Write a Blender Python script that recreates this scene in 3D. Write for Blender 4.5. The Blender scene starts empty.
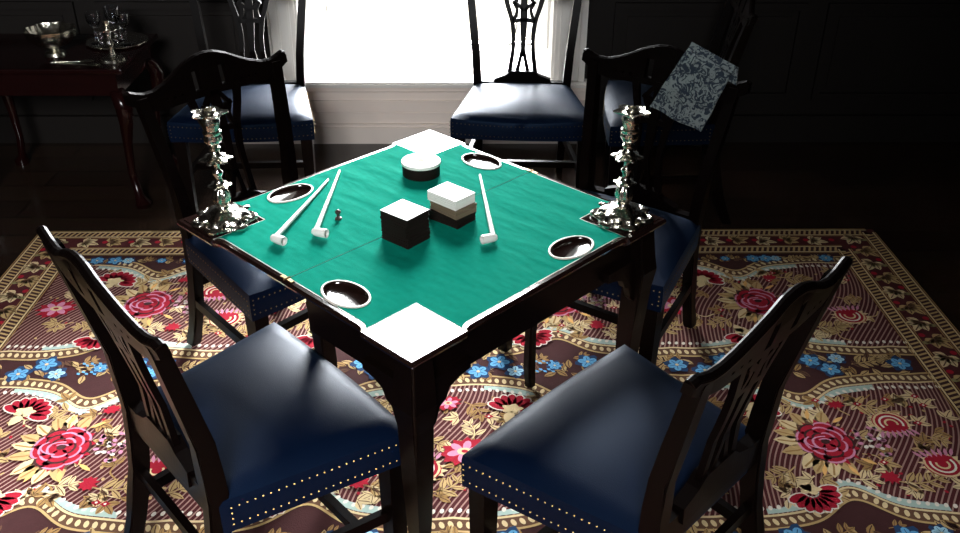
import bpy, bmesh, math, random
from mathutils import Vector, Matrix
random.seed(7)
PI = math.pi
S = bpy.context.scene
COL = S.collection

# ------------------------------------------------------------------ materials
def mat(name, color, rough=.5, metal=0.0, spec=.5, var=0.0, vscale=8.0, stretch=(1, 1, 1),
        bump=0.0, bscale=200.0, sheen=0.0, coat=0.0, trans=0.0, color2=None, rvar=0.0):
    m = bpy.data.materials.new(name); m.use_nodes = True
    nt = m.node_tree; N = nt.nodes; L = nt.links
    b = N['Principled BSDF']
    b.inputs['Base Color'].default_value = (*color, 1)
    b.inputs['Roughness'].default_value = rough
    b.inputs['Metallic'].default_value = metal
    b.inputs['Specular IOR Level'].default_value = spec
    b.inputs['Sheen Weight'].default_value = sheen
    b.inputs['Sheen Roughness'].default_value = .35
    b.inputs['Coat Weight'].default_value = coat
    b.inputs['Coat Roughness'].default_value = .08
    b.inputs['Transmission Weight'].default_value = trans
    tc = N.new('ShaderNodeTexCoord'); mp = N.new('ShaderNodeMapping')
    mp.inputs['Scale'].default_value = stretch
    L.new(tc.outputs['Object'], mp.inputs['Vector'])
    nz = N.new('ShaderNodeTexNoise'); nz.inputs['Scale'].default_value = vscale
    nz.inputs['Detail'].default_value = 4
    L.new(mp.outputs['Vector'], nz.inputs['Vector'])
    if var > 0 or color2:
        mx = N.new('ShaderNodeMix'); mx.data_type = 'RGBA'
        c2 = color2 or tuple(c * (1 - var) for c in color)
        mx.inputs[6].default_value = (*color, 1); mx.inputs[7].default_value = (*c2, 1)
        L.new(nz.outputs['Fac'], mx.inputs[0]); L.new(mx.outputs[2], b.inputs['Base Color'])
    if rvar > 0:
        mr = N.new('ShaderNodeMapRange')
        mr.inputs['To Min'].default_value = max(0.02, rough - rvar); mr.inputs['To Max'].default_value = rough + rvar
        L.new(nz.outputs['Fac'], mr.inputs['Value']); L.new(mr.outputs['Result'], b.inputs['Roughness'])
    if bump > 0:
        n2 = N.new('ShaderNodeTexNoise'); n2.inputs['Scale'].default_value = bscale
        L.new(mp.outputs['Vector'], n2.inputs['Vector'])
        bp = N.new('ShaderNodeBump'); bp.inputs['Strength'].default_value = bump
        bp.inputs['Distance'].default_value = .002
        L.new(n2.outputs['Fac'], bp.inputs['Height']); L.new(bp.outputs['Normal'], b.inputs['Normal'])
    return m

M = {}
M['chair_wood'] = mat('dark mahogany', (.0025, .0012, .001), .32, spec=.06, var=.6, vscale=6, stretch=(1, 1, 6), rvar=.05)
M['table_wood'] = mat('polished mahogany', (.004, .002, .0015), .3, spec=.12, var=.6, vscale=9, stretch=(6, 1, 1))
M['top_wood'] = mat('table top mahogany', (.012, .005, .004), .1, spec=.8, coat=.6, var=.6, vscale=9, stretch=(6, 1, 1))
M['boxwood'] = mat('pale boxwood', (.62, .58, .52), .35, spec=.5, var=.15, vscale=30)
M['red_wood'] = mat('red mahogany', (.010, .002, .002), .15, spec=.3, var=.5, vscale=7, stretch=(1, 1, 5))
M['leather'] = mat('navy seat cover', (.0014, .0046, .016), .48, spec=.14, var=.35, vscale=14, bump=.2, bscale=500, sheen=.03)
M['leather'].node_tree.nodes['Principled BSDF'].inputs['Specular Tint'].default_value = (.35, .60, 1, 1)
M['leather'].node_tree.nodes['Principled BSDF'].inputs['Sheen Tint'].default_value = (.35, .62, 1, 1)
M['brass'] = mat('brass', (.22, .15, .06), .4, metal=1, var=.3, vscale=60)
M['silver'] = mat('silver', (.66, .63, .54), .2, metal=1, var=.5, vscale=60, bump=1.0, bscale=110)
M['pipe'] = mat('white clay', (.72, .70, .66), .35, spec=.5, var=.08, vscale=30)
M['card'] = mat('card paper', (.80, .78, .72), .55, var=.08, vscale=20)
M['card_edge'] = mat('card edges', (.42, .36, .28), .7, var=.6, vscale=160, stretch=(.05, .05, 4))
M['brown_card'] = mat('brown card edges', (.20, .14, .085), .7, var=.6, vscale=160, stretch=(.05, .05, 4))
M['drum_side'] = mat('dark box side', (.012, .008, .006), .8, spec=.1, var=.4, vscale=30)
M['white_paint'] = mat('white paint', (.82, .79, .74), .45, var=.06, vscale=3)
M['panel_paint'] = mat('cream dado paint', (.88, .77, .69), .45, var=.10, vscale=3)
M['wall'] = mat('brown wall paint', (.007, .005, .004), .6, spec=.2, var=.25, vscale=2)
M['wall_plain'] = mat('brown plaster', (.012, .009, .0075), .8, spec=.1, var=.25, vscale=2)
M['ceiling'] = mat('ceiling plaster', (.08, .075, .07), .9, var=.1, vscale=2)
M['iron'] = mat('dark cord', (.05, .05, .05), .6, var=.2, vscale=20)
M['candle_dark'] = mat('dark turned bone', (.05, .035, .03), .4, var=.5, vscale=80)
M['glass'] = mat('clear glass', (.95, .97, 1), .02, trans=1.0, spec=.5)

# felt: green wool with soft wrinkles
def felt():
    m = mat('green felt', (.002, .25, .175), .95, spec=.02, sheen=.0)
    nt = m.node_tree; N = nt.nodes; L = nt.links; b = N['Principled BSDF']
    tc = N.new('ShaderNodeTexCoord')
    n1 = N.new('ShaderNodeTexNoise'); n1.inputs['Scale'].default_value = 7; n1.inputs['Detail'].default_value = 2
    mp = N.new('ShaderNodeMapping'); mp.inputs['Scale'].default_value = (.8, 2.2, 1); mp.inputs['Rotation'].default_value = (0, 0, .5)
    L.new(tc.outputs['Object'], mp.inputs['Vector']); L.new(mp.outputs['Vector'], n1.inputs['Vector'])
    n2 = N.new('ShaderNodeTexNoise'); n2.inputs['Scale'].default_value = 900
    L.new(tc.outputs['Object'], n2.inputs['Vector'])
    n3 = N.new('ShaderNodeTexNoise'); n3.inputs['Scale'].default_value = 60; n3.inputs['Detail'].default_value = 5
    L.new(tc.outputs['Object'], n3.inputs['Vector'])
    b1 = N.new('ShaderNodeBump'); b1.inputs['Strength'].default_value = .5; b1.inputs['Distance'].default_value = .02
    L.new(n1.outputs['Fac'], b1.inputs['Height'])
    b2 = N.new('ShaderNodeBump'); b2.inputs['Strength'].default_value = .35; b2.inputs['Distance'].default_value = .001
    L.new(n2.outputs['Fac'], b2.inputs['Height']); L.new(b1.outputs['Normal'], b2.inputs['Normal'])
    L.new(b2.outputs['Normal'], b.inputs['Normal'])
    mx = N.new('ShaderNodeMix'); mx.data_type = 'RGBA'
    mx.inputs[6].default_value = (.0015, .145, .098, 1); mx.inputs[7].default_value = (.002, .20, .142, 1)
    L.new(n3.outputs['Fac'], mx.inputs[0]); L.new(mx.outputs[2], b.inputs['Base Color'])
    return m
M['felt'] = felt()

# polished floor boards
def floor_mat():
    m = mat('oak boards', (.05, .028, .018), .22, spec=.5)
    nt = m.node_tree; N = nt.nodes; L = nt.links; b = N['Principled BSDF']
    tc = N.new('ShaderNodeTexCoord')
    br = N.new('ShaderNodeTexBrick'); br.inputs['Scale'].default_value = 1.0
    br.inputs['Brick Width'].default_value = 1.8; br.inputs['Row Height'].default_value = .16
    br.inputs['Mortar Size'].default_value = .003
    br.inputs['Color1'].default_value = (.030, .017, .011, 1); br.inputs['Color2'].default_value = (.018, .010, .007, 1)
    br.inputs['Mortar'].default_value = (.005, .003, .002, 1)
    L.new(tc.outputs['Object'], br.inputs['Vector'])
    nz = N.new('ShaderNodeTexNoise'); nz.inputs['Scale'].default_value = 6; nz.inputs['Detail'].default_value = 6
    mp = N.new('ShaderNodeMapping'); mp.inputs['Scale'].default_value = (1, 14, 1)
    L.new(tc.outputs['Object'], mp.inputs['Vector']); L.new(mp.outputs['Vector'], nz.inputs['Vector'])
    mx = N.new('ShaderNodeMix'); mx.data_type = 'RGBA'; mx.blend_type = 'MULTIPLY'; mx.inputs[0].default_value = .6
    L.new(br.outputs['Color'], mx.inputs[6]); L.new(nz.outputs['Color'], mx.inputs[7])
    L.new(mx.outputs[2], b.inputs['Base Color'])
    bp = N.new('ShaderNodeBump'); bp.inputs['Strength'].default_value = .1; bp.inputs['Distance'].default_value = .002
    L.new(nz.outputs['Fac'], bp.inputs['Height']); L.new(bp.outputs['Normal'], b.inputs['Normal'])
    return m
M['floor'] = floor_mat()

# toile cloth: navy and white blotched print
def toile():
    m = mat('printed cloth', (.5, .55, .6), .85, spec=.2)
    nt = m.node_tree; N = nt.nodes; L = nt.links; b = N['Principled BSDF']
    tc = N.new('ShaderNodeTexCoord')
    n1 = N.new('ShaderNodeTexNoise'); n1.inputs['Scale'].default_value = 45; n1.inputs['Detail'].default_value = 3
    n1.inputs['Distortion'].default_value = 2.5
    L.new(tc.outputs['Object'], n1.inputs['Vector'])
    cr = N.new('ShaderNodeValToRGB'); cr.color_ramp.elements[0].position = .47; cr.color_ramp.elements[1].position = .54
    cr.color_ramp.elements[0].color = (.02, .03, .045, 1); cr.color_ramp.elements[1].color = (.17, .20, .20, 1)
    L.new(n1.outputs['Fac'], cr.inputs['Fac']); L.new(cr.outputs['Color'], b.inputs['Base Color'])
    return m
M['toile'] = toile()

# ------------------------------------------------------------------ helpers
def obj(name, bm, m, parent=None, smooth=False, loc=None):
    me = bpy.data.meshes.new(name)
    bm.normal_update(); bm.to_mesh(me); bm.free()
    ms = m if isinstance(m, (list, tuple)) else [m]
    for k in ms: me.materials.append(k)
    if smooth:
        me.polygons.foreach_set('use_smooth', [True] * len(me.polygons))
        try: me.set_sharp_from_angle(angle=math.radians(40))
        except Exception: pass
    o = bpy.data.objects.new(name, me); COL.objects.link(o)
    if parent: o.parent = parent
    if loc: o.location = loc
    return o
def thing(name, label, cat, loc=(0, 0, 0), rz=0, group=None):
    o = bpy.data.objects.new(name, None); COL.objects.link(o)
    o.empty_display_size = .1
    o.location = loc; o.rotation_euler = (0, 0, rz); o['label'] = label; o['category'] = cat
    if group: o['group'] = group
    return o
def tag(o, label, cat, group=None, kind=None):
    o['label'] = label; o['category'] = cat
    if group: o['group'] = group
    if kind: o['kind'] = kind
    return o
def struct(name, bm, m, smooth=False):
    o = obj(name, bm, m, smooth=smooth); o['kind'] = 'structure'; return o
def copy_tree(o, parent=None):
    c = o.copy(); COL.objects.link(c)
    if parent: c.parent = parent
    for ch in list(o.children): copy_tree(ch, c)
    return c
def box(bm, x0, y0, z0, x1, y1, z1, bev=0):
    vs = [bm.verts.new((x, y, z)) for z in (z0, z1) for x, y in ((x0, y0), (x1, y0), (x1, y1), (x0, y1))]
    fs = [bm.faces.new([vs[i] for i in f]) for f in ((3, 2, 1, 0), (4, 5, 6, 7), (0, 1, 5, 4), (1, 2, 6, 5), (2, 3, 7, 6), (3, 0, 4, 7))]
    if bev:
        es = {e for f in fs for e in f.edges}
        bmesh.ops.bevel(bm, geom=list(es), offset=bev, segments=2, profile=.5, affect='EDGES')
def loft(bm, rings, cap=True, closed=True):
    R = [[bm.verts.new(p) for p in r] for r in rings]
    n = len(R[0])
    for a, b in zip(R, R[1:]):
        for i in range(n if closed else n - 1):
            j = (i + 1) % n
            bm.faces.new((a[i], a[j], b[j], b[i]))
    if cap:
        bm.faces.new(list(reversed(R[0]))); bm.faces.new(R[-1])
    return R
def tube(bm, pts, rad, n=10):
    pts = [Vector(p) for p in pts]
    rads = rad if isinstance(rad, (list, tuple)) else [rad] * len(pts)
    rings = []
    for i, p in enumerate(pts):
        d = (pts[min(i + 1, len(pts) - 1)] - pts[max(i - 1, 0)]).normalized()
        up = Vector((0, 0, 1)) if abs(d.z) < .9 else Vector((1, 0, 0))
        a = d.cross(up).normalized(); b = a.cross(d).normalized()
        rings.append([p + rads[i] * (math.cos(t) * a + math.sin(t) * b) for t in [2 * PI * k / n for k in range(n)]])
    loft(bm, rings)
def lathe(bm, prof, n=48, lobe=None, c=(0, 0)):
    # prof: (r, z[, lobe amplitude, lobe count])
    rings = []
    for p in prof:
        r, z = p[0], p[1]; am = p[2] if len(p) > 2 else 0; k = p[3] if len(p) > 3 else 6
        rings.append([(c[0] + r * (1 + am * math.cos(k * t)) * math.cos(t), c[1] + r * (1 + am * math.cos(k * t)) * math.sin(t), z)
                      for t in [2 * PI * i / n for i in range(n)]])
    loft(bm, rings)
def lerp(a, b, t): return a + (b - a) * t
def interp(xs, ys, x):
    if x <= xs[0]: return ys[0]
    for i in range(len(xs) - 1):
        if x <= xs[i + 1]:
            return lerp(ys[i], ys[i + 1], (x - xs[i]) / (xs[i + 1] - xs[i]))
    return ys[-1]
def cat(pts, k=6):   # catmull-rom smoothing of an open polyline
    P = [Vector(p) for p in pts]; out = []
    for i in range(len(P) - 1):
        p0 = P[max(i - 1, 0)]; p1 = P[i]; p2 = P[i + 1]; p3 = P[min(i + 2, len(P) - 1)]
        for j in range(k):
            t = j / k
            out.append(.5 * ((2 * p1) + (p2 - p0) * t + (2 * p0 - 5 * p1 + 4 * p2 - p3) * t * t + (3 * p1 - p0 - 3 * p2 + p3) * t ** 3))
    out.append(P[-1]); return out

# ------------------------------------------------------------------ room
WY = 2.30           # inner face of the window wall
XL, XR, YF, ZC = -2.9, 3.1, -4.2, 3.75
OL, OR, OZ0, OZ1 = -.69, .55, .325, 3.32        # window opening
bm = bmesh.new(); box(bm, XL - .1, YF - .1, -.1, XR + .1, 3.2, 0); struct('floor', bm, M['floor'])
bm = bmesh.new(); box(bm, XL - .1, YF - .1, ZC, XR + .1, 3.2, ZC + .1); struct('ceiling', bm, M['ceiling'])
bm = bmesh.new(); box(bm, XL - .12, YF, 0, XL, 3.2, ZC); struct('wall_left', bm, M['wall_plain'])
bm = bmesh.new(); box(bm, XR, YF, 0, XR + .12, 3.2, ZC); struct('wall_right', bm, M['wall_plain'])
V0, V1, VZ0, VZ1 = -1.05, .25, 2.4, 3.5      # unseen opening added in the wall behind the viewer, as fill light
bm = bmesh.new()
box(bm, XL - .12, YF - .12, 0, V0, YF, ZC); box(bm, V1, YF - .12, 0, XR + .12, YF, ZC); box(bm, V0, YF - .12, 0, V1, YF, VZ0); box(bm, V0, YF - .12, VZ1, V1, YF, ZC)
struct('wall_front', bm, M['wall_plain'])
bm = bmesh.new()
for a, b, c, d in ((V0, VZ0, V1, VZ0 + .05), (V0, VZ1 - .05, V1, VZ1), (V0, VZ0, V0 + .04, VZ1), (V1 - .04, VZ0, V1, VZ1), (V0, 2.93, V1, 2.96), (-.41, VZ0, -.39, VZ1)):
    box(bm, a, YF - .10, b, c, YF - .06, d)
struct('added_fill_window', bm, M['white_paint'])  # frame bars of the added fill opening, out of view
# window wall with a deep opening whose sides splay
WD = 2.86           # depth at which the sash stands
def prism(bm, poly, z0, z1):
    loft(bm, [[(x, y, z0) for x, y in poly], [(x, y, z1) for x, y in poly]])
bm = bmesh.new()
prism(bm, [(XL, WY), (OL, WY), (-.635, WD + .012), (-.665, WD + .012), (-.665, 3.0), (XL, 3.0)], 0, ZC)
prism(bm, [(OR, WY), (XR, WY), (XR, 3.0), (.54, 3.0), (.54, WD + .012), (.50, WD + .012)], 0, ZC)
prism(bm, [(OL, WY), (OR, WY), (.50, WD), (.54, WD + .012), (.54, 3.0), (-.665, 3.0), (-.665, WD + .012), (-.635, WD)], OZ1, ZC)
prism(bm, [(OL, WY), (OR, WY), (.50, WD), (.54, WD + .012), (.54, 3.0), (-.665, 3.0), (-.665, WD + .012), (-.635, WD)], 0, OZ0 - .029)
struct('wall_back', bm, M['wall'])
# painted reveal panels
bm = bmesh.new()
e = .002
prism(bm, [(OL + .012, WY - .005), (OL + .012 + .055, WD), (-.64, WD), (OL - .0, WY - .005)], OZ0, OZ1)
prism(bm, [(OR - .012, WY - .005), (OR, WY - .005), (.505, WD), (.50 - .012, WD)], OZ0, OZ1)
for s, xa, xb in ((1, OL + .014, -.635 + .014), (-1, OR - .014, .50 - .014)):
    for z0, z1 in ((.45, 1.25), (1.35, 2.15), (2.25, 3.2)):
        prism(bm, [(lerp(xa, xb, .15) , lerp(WY, WD, .15)), (lerp(xa, xb, .15) + s * .01, lerp(WY, WD, .17)),
                   (lerp(xa, xb, .85) + s * .01, lerp(WY, WD, .83)), (lerp(xa, xb, .85), lerp(WY, WD, .85))][::s], z0, z1)
struct('trim_1', bm, M['white_paint'])
# window seat / sill board with nosing
bm = bmesh.new()
prism(bm, [(-.83, WY - .065), (.745, WY - .065), (.745, WY + .0), (OR, WY), (.50, WD + .01), (-.635, WD + .01), (OL, WY), (-.83, WY)], OZ0 - .028, OZ0)
bmesh.ops.bevel(bm, geom=[x for x in bm.edges if x.calc_length() > 1.4], offset=.009, segments=3, affect='EDGES')
struct('trim_2', bm, M['white_paint'], smooth=True)
# architraves: stepped mouldings
bm = bmesh.new()
for xs, s in ((OL, -1), (OR, 1)):
    for a, b, d in ((0, .022, .020), (.022, .030, .030), (.030, .075, .016), (.075, .083, .026), (.083, .120, .020), (.120, .150 if s > 0 else .128, .042)):
        x0, x1 = xs + s * a, xs + s * b
        box(bm, min(x0, x1), WY - d, OZ0, max(x0, x1), WY + .001, OZ1 + .12, .0)
box(bm, OL - .13, WY - .035, OZ1, OR + .15, WY, OZ1 + .14)
bmesh.ops.bevel(bm, geom=[x for x in bm.edges if abs(x.verts[0].co.z - x.verts[1].co.z) > 2], offset=.0035, segments=2, affect='EDGES')
struct('trim_3', bm, M['white_paint'])
# dado under the window: horizontal boards
bm = bmesh.new()
for z0, z1, d in ((.0, .085, .045), (.085, .100, .035), (.100, .155, .018), (.155, .162, .012), (.162, .212, .018), (.212, .220, .028), (.220, .262, .018), (.262, .266, .010), (.266, .297, .022)):
    box(bm, -1.12, WY - d, z0, .76, WY + .001, z1)
struct('baseboard_back', bm, M['panel_paint'])
# wainscot beyond the window on both sides
bm = bmesh.new()
def frame(bm, x0, x1, z0, z1, w=.035, d=.02):
    box(bm, x0, WY - d, z0, x1, WY + .001, z0 + w); box(bm, x0, WY - d, z1 - w, x1, WY + .001, z1)
    box(bm, x0, WY - d, z0 + w, x0 + w, WY + .001, z1 - w); box(bm, x1 - w, WY - d, z0 + w, x1, WY + .001, z1 - w)
    box(bm, x0 + w + .03, WY - d * .4, z0 + w + .03, x1 - w - .03, WY + .001, z1 - w - .03)
for x0, x1 in ((.83, 1.75), (1.85, 2.9), (-1.62, -.92), (-2.6, -1.72)):
    frame(bm, x0, x1, .22, .70); frame(bm, x0, x1, .86, 3.3)
box(bm, .76, WY - .04, .74, XR, WY + .001, .80); box(bm, XL, WY - .04, .74, -.85, WY + .001, .80)
box(bm, .77, WY - .03, 0, XR, WY + .001, .14); box(bm, XL, WY - .03, 0, -1.125, WY + .001, .14)
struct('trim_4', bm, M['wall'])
# sash window
w = obj('window_1', bmesh.new(), M['white_paint'])
me = w.data; bm = bmesh.new()
X0, X1, SY = -.66, .535, WD + .01
def bar(x0, z0, x1, z1, d=.04): box(bm, x0, SY, z0, x1, SY + d, z1)
bar(X0, OZ0 - .02, X1, OZ0 + .010, .05); bar(X0, OZ1 - .06, X1, OZ1, .05); bar(X0, OZ0, X0 + .045, OZ1, .05); bar(X1 - .045, OZ0, X1, OZ1, .05)
bar(X0, 1.78, X1, 1.83, .05)
for k in (1, 2):
    xx = lerp(X0, X1, k / 3); bar(xx - .011, 1.80, xx + .011, OZ1 - .05, .03)
for zz in (2.32, 2.82): bar(X0, zz - .011, X1, zz + .011, .03)
bm.to_mesh(me); bm.free(); w['kind'] = 'structure'
bm = bmesh.new(); box(bm, X0 + .03, SY + .012, OZ0 + .04, X1 - .03, SY + .016, OZ1 - .04)
gm = bpy.data.materials.new('window glass'); gm.use_nodes = True
nt = gm.node_tree; nt.nodes.clear()
o_ = nt.nodes.new('ShaderNodeOutputMaterial'); tr = nt.nodes.new('ShaderNodeBsdfTransparent'); gl = nt.nodes.new('ShaderNodeBsdfGlossy')
gl.inputs['Roughness'].default_value = .02
fr = nt.nodes.new('ShaderNodeFresnel'); fr.inputs['IOR'].default_value = 1.45; mxs = nt.nodes.new('ShaderNodeMixShader')
nt.links.new(fr.outputs[0], mxs.inputs[0]); nt.links.new(tr.outputs[0], mxs.inputs[1]); nt.links.new(gl.outputs[0], mxs.inputs[2])
nt.links.new(mxs.outputs[0], o_.inputs['Surface'])
g = obj('pane', bm, gm, w)
# cord lying on the window seat
bm = bmesh.new()
tube(bm, cat([(.20, 2.74, .330), (.29, 2.75, .331), (.345, 2.76, .345), (.385, 2.78, .41), (.397, 2.80, .50), (.40, 2.82, .75), (.40, 2.83, 1.3)]), .0035, 8)
o = obj('blind_cord', bm, M['iron'], smooth=True); tag(o, 'thin dark cord hanging in the window and trailing onto the white sill', 'cord')

# ------------------------------------------------------------------ rug
PAL = {
 'ground': (.075, .017, .018), 'dark': (.050, .018, .018), 'stripe': (.34, .20, .17), 'cream': (.70, .54, .30), 'gold': (.34, .20, .075),
 'tan': (.50, .34, .15), 'red': (.34, .012, .028), 'pink': (.60, .24, .36), 'white': (.78, .72, .62), 'mint': (.40, .52, .47),
 'blue': (.12, .36, .62), 'navy': (.02, .05, .12), 'brown': (.12, .06, .035), 'orange': (.80, .45, .15), 'lblue': (.35, .60, .75), 'olive': (.30, .26, .12)}
PN = list(PAL)
def weave(name, c):
    m = mat('wool ' + name, c, .95, spec=.1, var=.25, vscale=60)
    nt = m.node_tree; N = nt.nodes; L = nt.links; b = N['Principled BSDF']
    tc = N.new('ShaderNodeTexCoord')
    wv = N.new('ShaderNodeTexNoise'); wv.inputs['Scale'].default_value = 260
    L.new(tc.outputs['Object'], wv.inputs['Vector'])
    bp = N.new('ShaderNodeBump'); bp.inputs['Strength'].default_value = .5; bp.inputs['Distance'].default_value = .002
    L.new(wv.outputs['Fac'], bp.inputs['Height']); L.new(bp.outputs['Normal'], b.inputs['Normal'])
    return m
RM = [weave(k, v) for k, v in PAL.items()]
RX0, RX1, RY0, RY1 = -1.63, 1.81, -2.9, 1.28
IX0, IX1, IY1 = -1.44, 1.61, 1.09
rug = bmesh.new(); box(rug, RX0, RY0, .0015, RX1, RY1, .008)
for f in rug.faces: f.material_index = PN.index('dark')
LZ = .00022
def poly(pts, c, lay):
    # clip to the field / rug
    z = .008 + LZ * lay
    try:
        f = rug.faces.new([rug.verts.new((x, y, z)) for x, y in pts]); f.material_index = PN.index(c)
    except ValueError: pass
def xf(pts, x, y, a=0, s=1, mir=1):
    ca, sa = math.cos(a), math.sin(a)
    return [(x + s * (px * mir * ca - py * sa), y + s * (px * mir * sa + py * ca)) for px, py in pts]
def stroke(pts, wd, c, lay):
    P = [Vector((p[0], p[1])) for p in pts]
    n = len(P); Lf = []; Rt = []
    for i in range(n):
        d = (P[min(i + 1, n - 1)] - P[max(i - 1, 0)]).normalized(); nn = Vector((-d.y, d.x))
        ww = (wd(i / (n - 1)) if callable(wd) else wd) / 2
        Lf.append(P[i] + nn * ww); Rt.append(P[i] - nn * ww)
    for i in range(n - 1):
        poly([Rt[i], Rt[i + 1], Lf[i + 1], Lf[i]], c, lay)
def ell(cx, cy, rx, ry, c, lay, a=0, n=10, wob=0, k=5, ph=0):
    pts = [((1 + wob * math.cos(k * t + ph)) * rx * math.cos(t), (1 + wob * math.cos(k * t + ph)) * ry * math.sin(t)) for t in [2 * PI * i / n for i in range(n)]]
    poly(xf(pts, cx, cy, a), c, lay)
def leaf(x, y, a, l, w, c, lay, c2=None):
    pts = [(0, 0), (.25 * l, .75 * w / 2), (.5 * l, w / 2), (.8 * l, .6 * w / 2), (l, 0), (.8 * l, -.6 * w / 2), (.5 * l, -w / 2), (.25 * l, -.75 * w / 2)]
    poly(xf(pts, x, y, a), c, lay)
    if c2: stroke(xf([(.08 * l, 0), (.5 * l, .03 * l), (.88 * l, 0)], x, y, a), w * .13, c2, lay + 1)
def sprig(x, y, a, n, l, lay, c='tan', c2='brown', cur=0.0, w=.4, st=.55):
    px, py, aa = x, y, a
    line = [(x, y)]
    for i in range(n):
        px += math.cos(aa) * l * st; py += math.sin(aa) * l * st; aa += cur
        line.append((px, py))
        f = 1 - .45 * i / n
        leaf(px, py, aa + .95, l * f, l * w * f, c, lay + 1, c2); leaf(px, py, aa - .95, l * f, l * w * f, c, lay + 1, c2)
    leaf(px, py, aa, l * .7, l * w * .8, c, lay + 1, c2)
    stroke(line, l * .09, c, lay)
def flower5(x, y, r, lay, c='blue', c2='navy', cc='cream', n=5, ph=0):
    ell(x, y, r * 1.28, r * 1.28, c2, lay, n=20, wob=.2, k=n, ph=ph)
    for i in range(n):
        t = 2 * PI * i / n + ph / n
        ell(x + .62 * r * math.cos(t), y + .62 * r * math.sin(t), r * .46, r * .38, c, lay + 1, a=t, n=9)
        stroke([(x + .2 * r * math.cos(t), y + .2 * r * math.sin(t)), (x + .85 * r * math.cos(t), y + .85 * r * math.sin(t))], r * .07, c2, lay + 2)
    ell(x, y, r * .2, r * .2, cc, lay + 3, n=8)
def jag(x, y, rx, ry, c, lay, n=18, dep=.28, a=0, seed=0):
    rr = random.Random(seed); pts = []
    for i in range(n * 2):
        t = PI * i / n; k = 1 if i % 2 == 0 else 1 - dep * (.6 + .8 * rr.random())
        pts.append((rx * k * math.cos(t), ry * k * math.sin(t)))
    poly(xf(pts, x, y, a), c, lay)
def rose(x, y, s, lay, sd):
    rr = random.Random(sd)
    for i in range(11):
        t = PI + (i - 5) * .36
        leaf(x + .045 * s * math.cos(t), y + .06 * s * math.sin(t), t + .15 * rr.uniform(-1, 1), .105 * s * (1 - .03 * abs(i - 5)), .045 * s, 'cream' if i % 2 else 'tan', lay, 'gold')
    jag(x, y, .088 * s, .105 * s, 'brown', lay + 1, 15, .2, .2, sd)
    jag(x + .008 * s, y, .088 * s, .104 * s, 'red', lay + 2, 13, .30, .2, sd)
    for ring_, (R_, n_, pr) in enumerate(((.064, 9, .030), (.046, 7, .026), (.028, 5, .021))):
        for i in range(n_):
            t = 2 * PI * i / n_ + .5 * ring_ + rr.uniform(-.15, .15); q = rr.uniform(.85, 1.15)
            ex, ey = x + s * R_ * math.cos(t), y + s * R_ * 1.12 * math.sin(t)
            lit = (i + ring_) % 3 != 0
            ell(ex, ey, pr * .62 * q * s, pr * q * s, 'pink' if lit else 'dark', lay + 3 + 2 * ring_, a=t, n=12)
            ell(ex - .007 * s * math.cos(t), ey - .007 * s * math.sin(t), pr * .62 * q * s, pr * .93 * q * s, 'red', lay + 4 + 2 * ring_, a=t, n=12)
    ell(x, y, .014 * s, .011 * s, 'dark', lay + 9, a=.3)
    for k in range(3):
        stroke([(x + s * (.012 + .012 * k) * math.cos(v) * 1.6, y + s * (.012 + .010 * k) * math.sin(v)) for v in [.4 + 2.2 * j / 8 + k for j in range(9)]], .0045 * s, 'pink', lay + 10)
    for (fx, fy, fa) in ((-.035, -.095, -1.9), (.03, -.098, -1.2), (.05, .085, .6), (-.02, .1, 1.3), (.075, -.07, -.6)):
        leaf(x + fx * s, y + fy * s, fa, .05 * s, .014 * s, 'orange', lay + 3)
    for i in range(30):
        ell(x + s * (.10 + .075 * rr.random()), y + s * rr.uniform(-.06, .065), .0065 * s, .009 * s, 'pink' if i % 3 else 'white', lay + 3, n=7, a=rr.random() * 3)
def poppy(x, y, s, lay, a=0, sd=1):
    jag(x, y, .075 * s, .055 * s, 'cream', lay, 15, .3, a, sd)
    ell(x, y, .056 * s, .048 * s, 'red', lay + 1, a=a, n=16)
    for k, r in enumerate((.050, .034, .018)):
        pts = xf([(r * math.cos(t), -.006 + r * 1.0 * math.sin(t)) for t in [PI * (-.15 + 1.3 * i / 12) for i in range(13)]], x, y, a, s)
        stroke(pts, .0065 * s, 'cream' if k != 1 else 'white', lay + 2)
    for i in range(7):
        leaf(*xf([((i - 3) * .014, -.036)], x, y, a, s)[0], a - PI / 2 + (i - 3) * .18, .035 * s, .011 * s, 'pink', lay + 3)
def carnation(x, y, s, lay, a=0, sd=1):
    for i in range(9):
        t = a + PI / 2 + (i - 4) * .36
        ell(x + .045 * s * math.cos(t), y + .045 * s * math.sin(t), .030 * s, .017 * s, 'white', lay, a=t, n=10)
        ell(x + .045 * s * math.cos(t), y + .045 * s * math.sin(t), .026 * s, .013 * s, 'red', lay + 1, a=t, n=10)
    leaf(x, y, a - PI / 2, .05 * s, .03 * s, 'cream', lay + 2)
    ell(x, y + .01 * s, .026 * s, .018 * s, 'cream', lay + 2, wob=.2, k=5, n=20)
def pinkflower(x, y, s, lay, sd=1):
    rr = random.Random(sd)
    jag(x, y, .075 * s, .06 * s, 'red', lay, 11, .3, .4, sd)
    for i in range(6):
        t = 2 * PI * i / 6 + .3
        ell(x + .032 * s * math.cos(t), y + .026 * s * math.sin(t), .021 * s, .012 * s, 'pink', lay + 1, a=t, n=9)
    ell(x, y, .022 * s, .015 * s, 'cream', lay + 2, n=10); ell(x, y, .010 * s, .007 * s, 'red', lay + 3, n=8)
P, Q = .735, .77
OX, OY = -1.03, .725       # first rose
NR = 5
def wave(x):               # shape of the ribbon, towards the roses
    u = ((x - OX) / P + .5) % 1.0 - .5; u *= P
    return .085 * math.exp(-((u + .02) / .085) ** 2) - .020 * math.exp(-((abs(u) - .30) / .12) ** 2)
def inside(y0, y1): return True
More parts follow.
